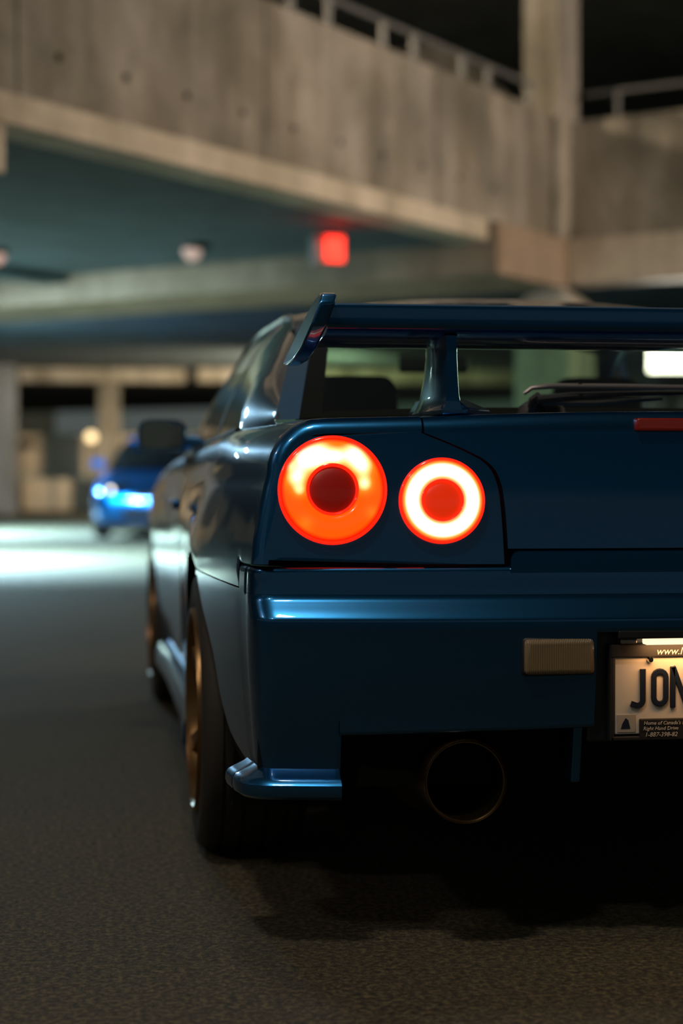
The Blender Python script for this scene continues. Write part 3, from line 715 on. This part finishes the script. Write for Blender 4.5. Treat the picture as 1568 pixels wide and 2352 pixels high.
MB().prism([(-.140, -.066), (-.122, -.066), (-.126, -.050), (-.131, -.046), (-.137, -.056)], lambda p, q_, d: (p, d, q_), -.0040, -.003).build('sticker_print', INK, pl, smooth=False)
for sx_ in (-.085, .085): MB().lathe([(-.010, .001), (-.010, .0045), (-.006, .006), (0, .006)], 12, 'y', (sx_, 0, .061)).build('screw', CHROME, pl)
# plate lamp
pm = empty('plate_lamp', (0, -1.0, .583), parent=CAR)
MB().box((-.15, -.020, -.004), (.15, .03, .012)).build('housing', BLACK, pm, smooth=False, bevel=.003)
MB().box((-.098, -.016, -.016), (.098, .006, -.003)).build('diffuser', emis('warm plate lamp', (1.0, .70, .42), 1.6), pm, smooth=False, bevel=.004)
MB().box((-.145, -.014, -.014), (-.112, .006, -.003)).build('bracket', STEEL, pm, smooth=False, bevel=.003)
ld = bpy.data.lights.new('plate', 'AREA'); ld.shape = 'RECTANGLE'; ld.size = .19; ld.size_y = .015; ld.energy = .30; ld.color = (1, .48, .18)
lo = bpy.data.objects.new('glow', ld); COL.objects.link(lo); lo.parent = pm; lo.location = (0, -.035, -.018); lo.rotation_euler = (R(28), 0, 0)

# exhaust
ex = empty('exhaust', (-.427, -.98, .318), parent=CAR)
MB().lathe([(.0, .0735), (-.004, .0755), (-.006, .0765), (-.004, .0775), (0, .078), (.30, .078), (.30, .0715), (.0, .0715)], 56, close=True).build('tip', TITAN, ex, ang=50)
MB().lathe([(.22, .071), (.20, .001)], 40).build('inner_pipe', LINER, ex)
MB().lathe([(.28, .03), (.30, .11), (.34, .12), (.75, .12), (.8, .05)], 32).build('muffler', mat('sooty muffler', (.04, .035, .03), .6, .8), ex)

# door mirrors
def mirror_(sg):
    e = empty('door_mirror', (0, 0, 0), parent=CAR)
    h = MB(); rings = []
    for y, k in ((1.585, .94), (1.60, 1.0), (1.66, .97), (1.72, .80), (1.745, .5)):
        ring = []
        for j in range(20):
            t = 2 * PI * j / 20; c, s2 = math.cos(t), math.sin(t); ex_ = .5
            ring.append((sg * (.866 - .002 + .080 * k * math.copysign(abs(c) ** ex_, c)), y, 1.002 + .054 * k * math.copysign(abs(s2) ** ex_, s2) - .006 * c * 0))
        rings.append(ring)
    h.loft(rings).build('housing', PAINT, e, ang=40)
    g_ = MB().loft([[(sg * (.866 + .070 * math.copysign(abs(math.cos(t)) ** .5, math.cos(t))), y, 1.002 + .045 * math.copysign(abs(math.sin(t)) ** .5, math.sin(t))) for t in [2 * PI * j / 20 for j in range(20)]] for y in (1.590, 1.582)])
    g_.build('mirror_glass', mat('mirror glass', (.25, .25, .22), .03, 1), e, smooth=False)
    MB().loft([[(sg * .74, y, z) for y, z in ((1.60, .955), (1.74, .955), (1.74, 1.0), (1.60, 1.0))], [(sg * .80, y, z) for y, z in ((1.61, .965), (1.72, .965), (1.72, 1.0), (1.61, 1.0))]]).build('stalk', PAINT, e, bevel=.006)
mirror_(-1); mirror_(1)

# wheels
TY = [(-.114, .236), (-.1190, .255), (-.1195, .285), (-.116, .308), (-.102, .3215), (-.090, .3265)]
tread = []
for x in (-.07, -.025, .025, .07): tread += [(x - .006, .327), (x - .004, .320), (x + .004, .320), (x + .006, .327)]
TY = TY + tread + [(-p, r) for p, r in TY[::-1]]
def wheel(x, y, sg):
    e = empty('wheel', (x, y, WR), parent=CAR)
    MB().lathe(TY, 64, 'x', close=True).build('tyre', RUBBER, e, ang=50)
    MB().lathe([(sg * .112, .240), (sg * .127, .236), (sg * .126, .227), (sg * .112, .219), (sg * .04, .212), (-sg * .10, .212), (-sg * .116, .236), (-sg * .112, .241)], 64, 'x', close=True).build('rim', BRONZE, e, ang=40)
    MB().lathe([(sg * .070, .002), (sg * .070, .03), (sg * .064, .055), (sg * .03, .065), (sg * .03, .002)], 32, 'x').build('hub', BRONZE, e, ang=40)
    MB().lathe([(sg * .0, .165), (sg * .012, .165), (sg * .012, .06), (sg * .0, .06)], 40, 'x', close=True).build('brake_disc', STEEL, e)
    sp0 = None
    for k in range(6):
        if sp0 is None:
            m_ = MB().loft([[(sg * (xx + dxx), r * 0 + ww * c, r) for c, dxx in ((-1, 0), (-.6, .014), (.6, .014), (1, 0), (.8, -.03), (-.8, -.03))] for r, ww, xx in ((.045, .030, .066), (.10, .024, .078), (.17, .024, .092), (.222, .034, .102))])
            sp0 = m_.build('spoke', BRONZE, e, ang=40, bevel=.003)
            o = sp0
        else:
            o = sp0.copy(); COL.objects.link(o); o.parent = e
        o.rotation_euler = (2 * PI * k / 6, 0, 0)
for y in (0, 2.665):
    wheel(-.742, y, -1); wheel(.742, y, 1)
for y in (0, 2.665):
    for sg in (-1, 1):
        rw = [[(sg * a_, y + r_ * math.cos(2 * PI * k / 40), WR + r_ * math.sin(2 * PI * k / 40)) for k in range(40) if True] for a_, r_ in ((.56, .02), (.56, .372), (.80, .372))]
        rw = [[(p[0], p[1], max(p[2], .16)) for p in r_] for r_ in rw]
        MB().loft(rw, caps=False).build('wheel_well', LINER, CAR)

# ------------------------------------------------------------------ the blue car further back, facing the camera
BC = prop(empty('blue_car', (.92, 22.2, 0), R(-6)), 'bright blue car parked further back with its headlamp lit', 'car')
lowb = MB(); st_ = [(0, .66, .22, .60), (.06, .76, .18, .66), (.25, .84, .17, .72), (.6, .87, .17, .80), (1.2, .875, .17, .90), (2.4, .88, .17, .93), (3.6, .87, .18, .95), (4.1, .83, .2, .95), (4.35, .72, .25, .9)]
rings = []
for y, hw, z0, z1 in st_:
    ring = []
    for j in range(28):
        t = 2 * PI * j / 28; c, s2 = math.cos(t), math.sin(t)
        ring.append((hw * math.copysign(abs(c) ** .35, c), y, (z0 + z1) / 2 + (z1 - z0) / 2 * math.copysign(abs(s2) ** .4, s2)))
    rings.append(ring)
lowb.loft(rings).build('body', BLUE2, BC, ang=60)
cab = MB(); cab.loft([[(hw * c, y, z) for c, z in ((-1, .9), (-.98, .92), (-.80, z1 - .05), (-.68, z1), (.68, z1), (.80, z1 - .05), (.98, .92), (1, .9))] for y, hw, z1 in ((1.15, .76, .93), (1.85, .74, 1.30), (2.6, .73, 1.36), (3.1, .73, 1.32), (3.8, .74, .95))])
cab.build('cabin_glass', mat('dark car glass', (.004, .004, .004), .06), BC, ang=30)
MB().loft([[(hw * c, y, z1 + dz) for c, dz in ((-.71, -.01), (-.6, .012), (.6, .012), (.71, -.01), (.6, -.02), (-.6, -.02))] for y, hw, z1 in ((1.80, .76, 1.30), (2.2, .75, 1.35), (2.7, .74, 1.365), (3.15, .74, 1.32))]).build('roof', BLUE2, BC, ang=30)
MB().box((-.45, -.012, .28), (.45, .10, .42)).build('lower_grille', BLACK, BC, bevel=.02)
MB().box((-.30, -.01, .52), (.30, .12, .60)).build('upper_grille', BLACK, BC, bevel=.015)
MB().box((-.62, -.06, .16), (.62, .12, .22)).build('front_lip', BLACK, BC, bevel=.015)
for sg in (-1, 1):
    hl_ = empty('headlamp', (sg * .58, .03, .64), parent=BC); hl_.rotation_euler = (0, 0, sg * R(22))
    MB().box((-.17, -.01, -.055), (.17, .16, .055)).build('lamp_housing', mat('dark lamp bowl', (.02, .02, .02), .2), hl_, bevel=.02)
    MB().lathe([(-.02, .02), (-.014, .032), (0, .042), (.03, .042)], 20, 'y', (sg * .02, 0, 0)).build('bulb', emis('white headlamp', (1, .93, .84), 4.2 if sg < 0 else 1.0), hl_)
    MB().lathe([(-.02, .015), (-.012, .026), (.02, .03)], 16, 'y', (sg * .02 - .02, -.0, -.055)).build('indicator', emis('orange indicator', (1, .20, .02), 2.0 if sg < 0 else .5), hl_)
    MB().lathe([(-.015, .008), (-.01, .015), (.02, .016)], 14, 'y', (sg * .10, 0, .02)).build('side_lamp', emis('pale side lamp', (.9, .8, .85), 1.0), hl_)
    mm = MB().loft([[(sg * (.90 + .085 * c), y, .98 + .055 * s2) for c, s2 in ((-1, -.7), (-.7, -1), (.8, -1), (1, -.5), (.9, .7), (.6, 1), (-.8, 1), (-1, .8))] for y in (1.45, 1.60)]); mm.build('door_mirror', BLUE2, BC, ang=30)
    for y in (.85, 3.45):
        we = empty('wheel', (sg * .78, y, .31), parent=BC)
        MB().lathe([(-.10, .2), (-.11, .27), (-.09, .305), (.09, .305), (.11, .27), (.10, .2)], 32, 'x').build('tyre', RUBBER, we)
        MB().lathe([(sg * .095, .02), (sg * .10, .08), (sg * .09, .17), (sg * .112, .205), (sg * .08, .21)], 24, 'x').build('rim', STEEL, we)
    MB().lathe([(-.012, .01), (-.008, .032), (.02, .036)], 16, 'y', (sg * .56, .02, .32)).build('fog_lamp', emis('pale fog lamp', (.75, .9, 1.0), .7), BC)
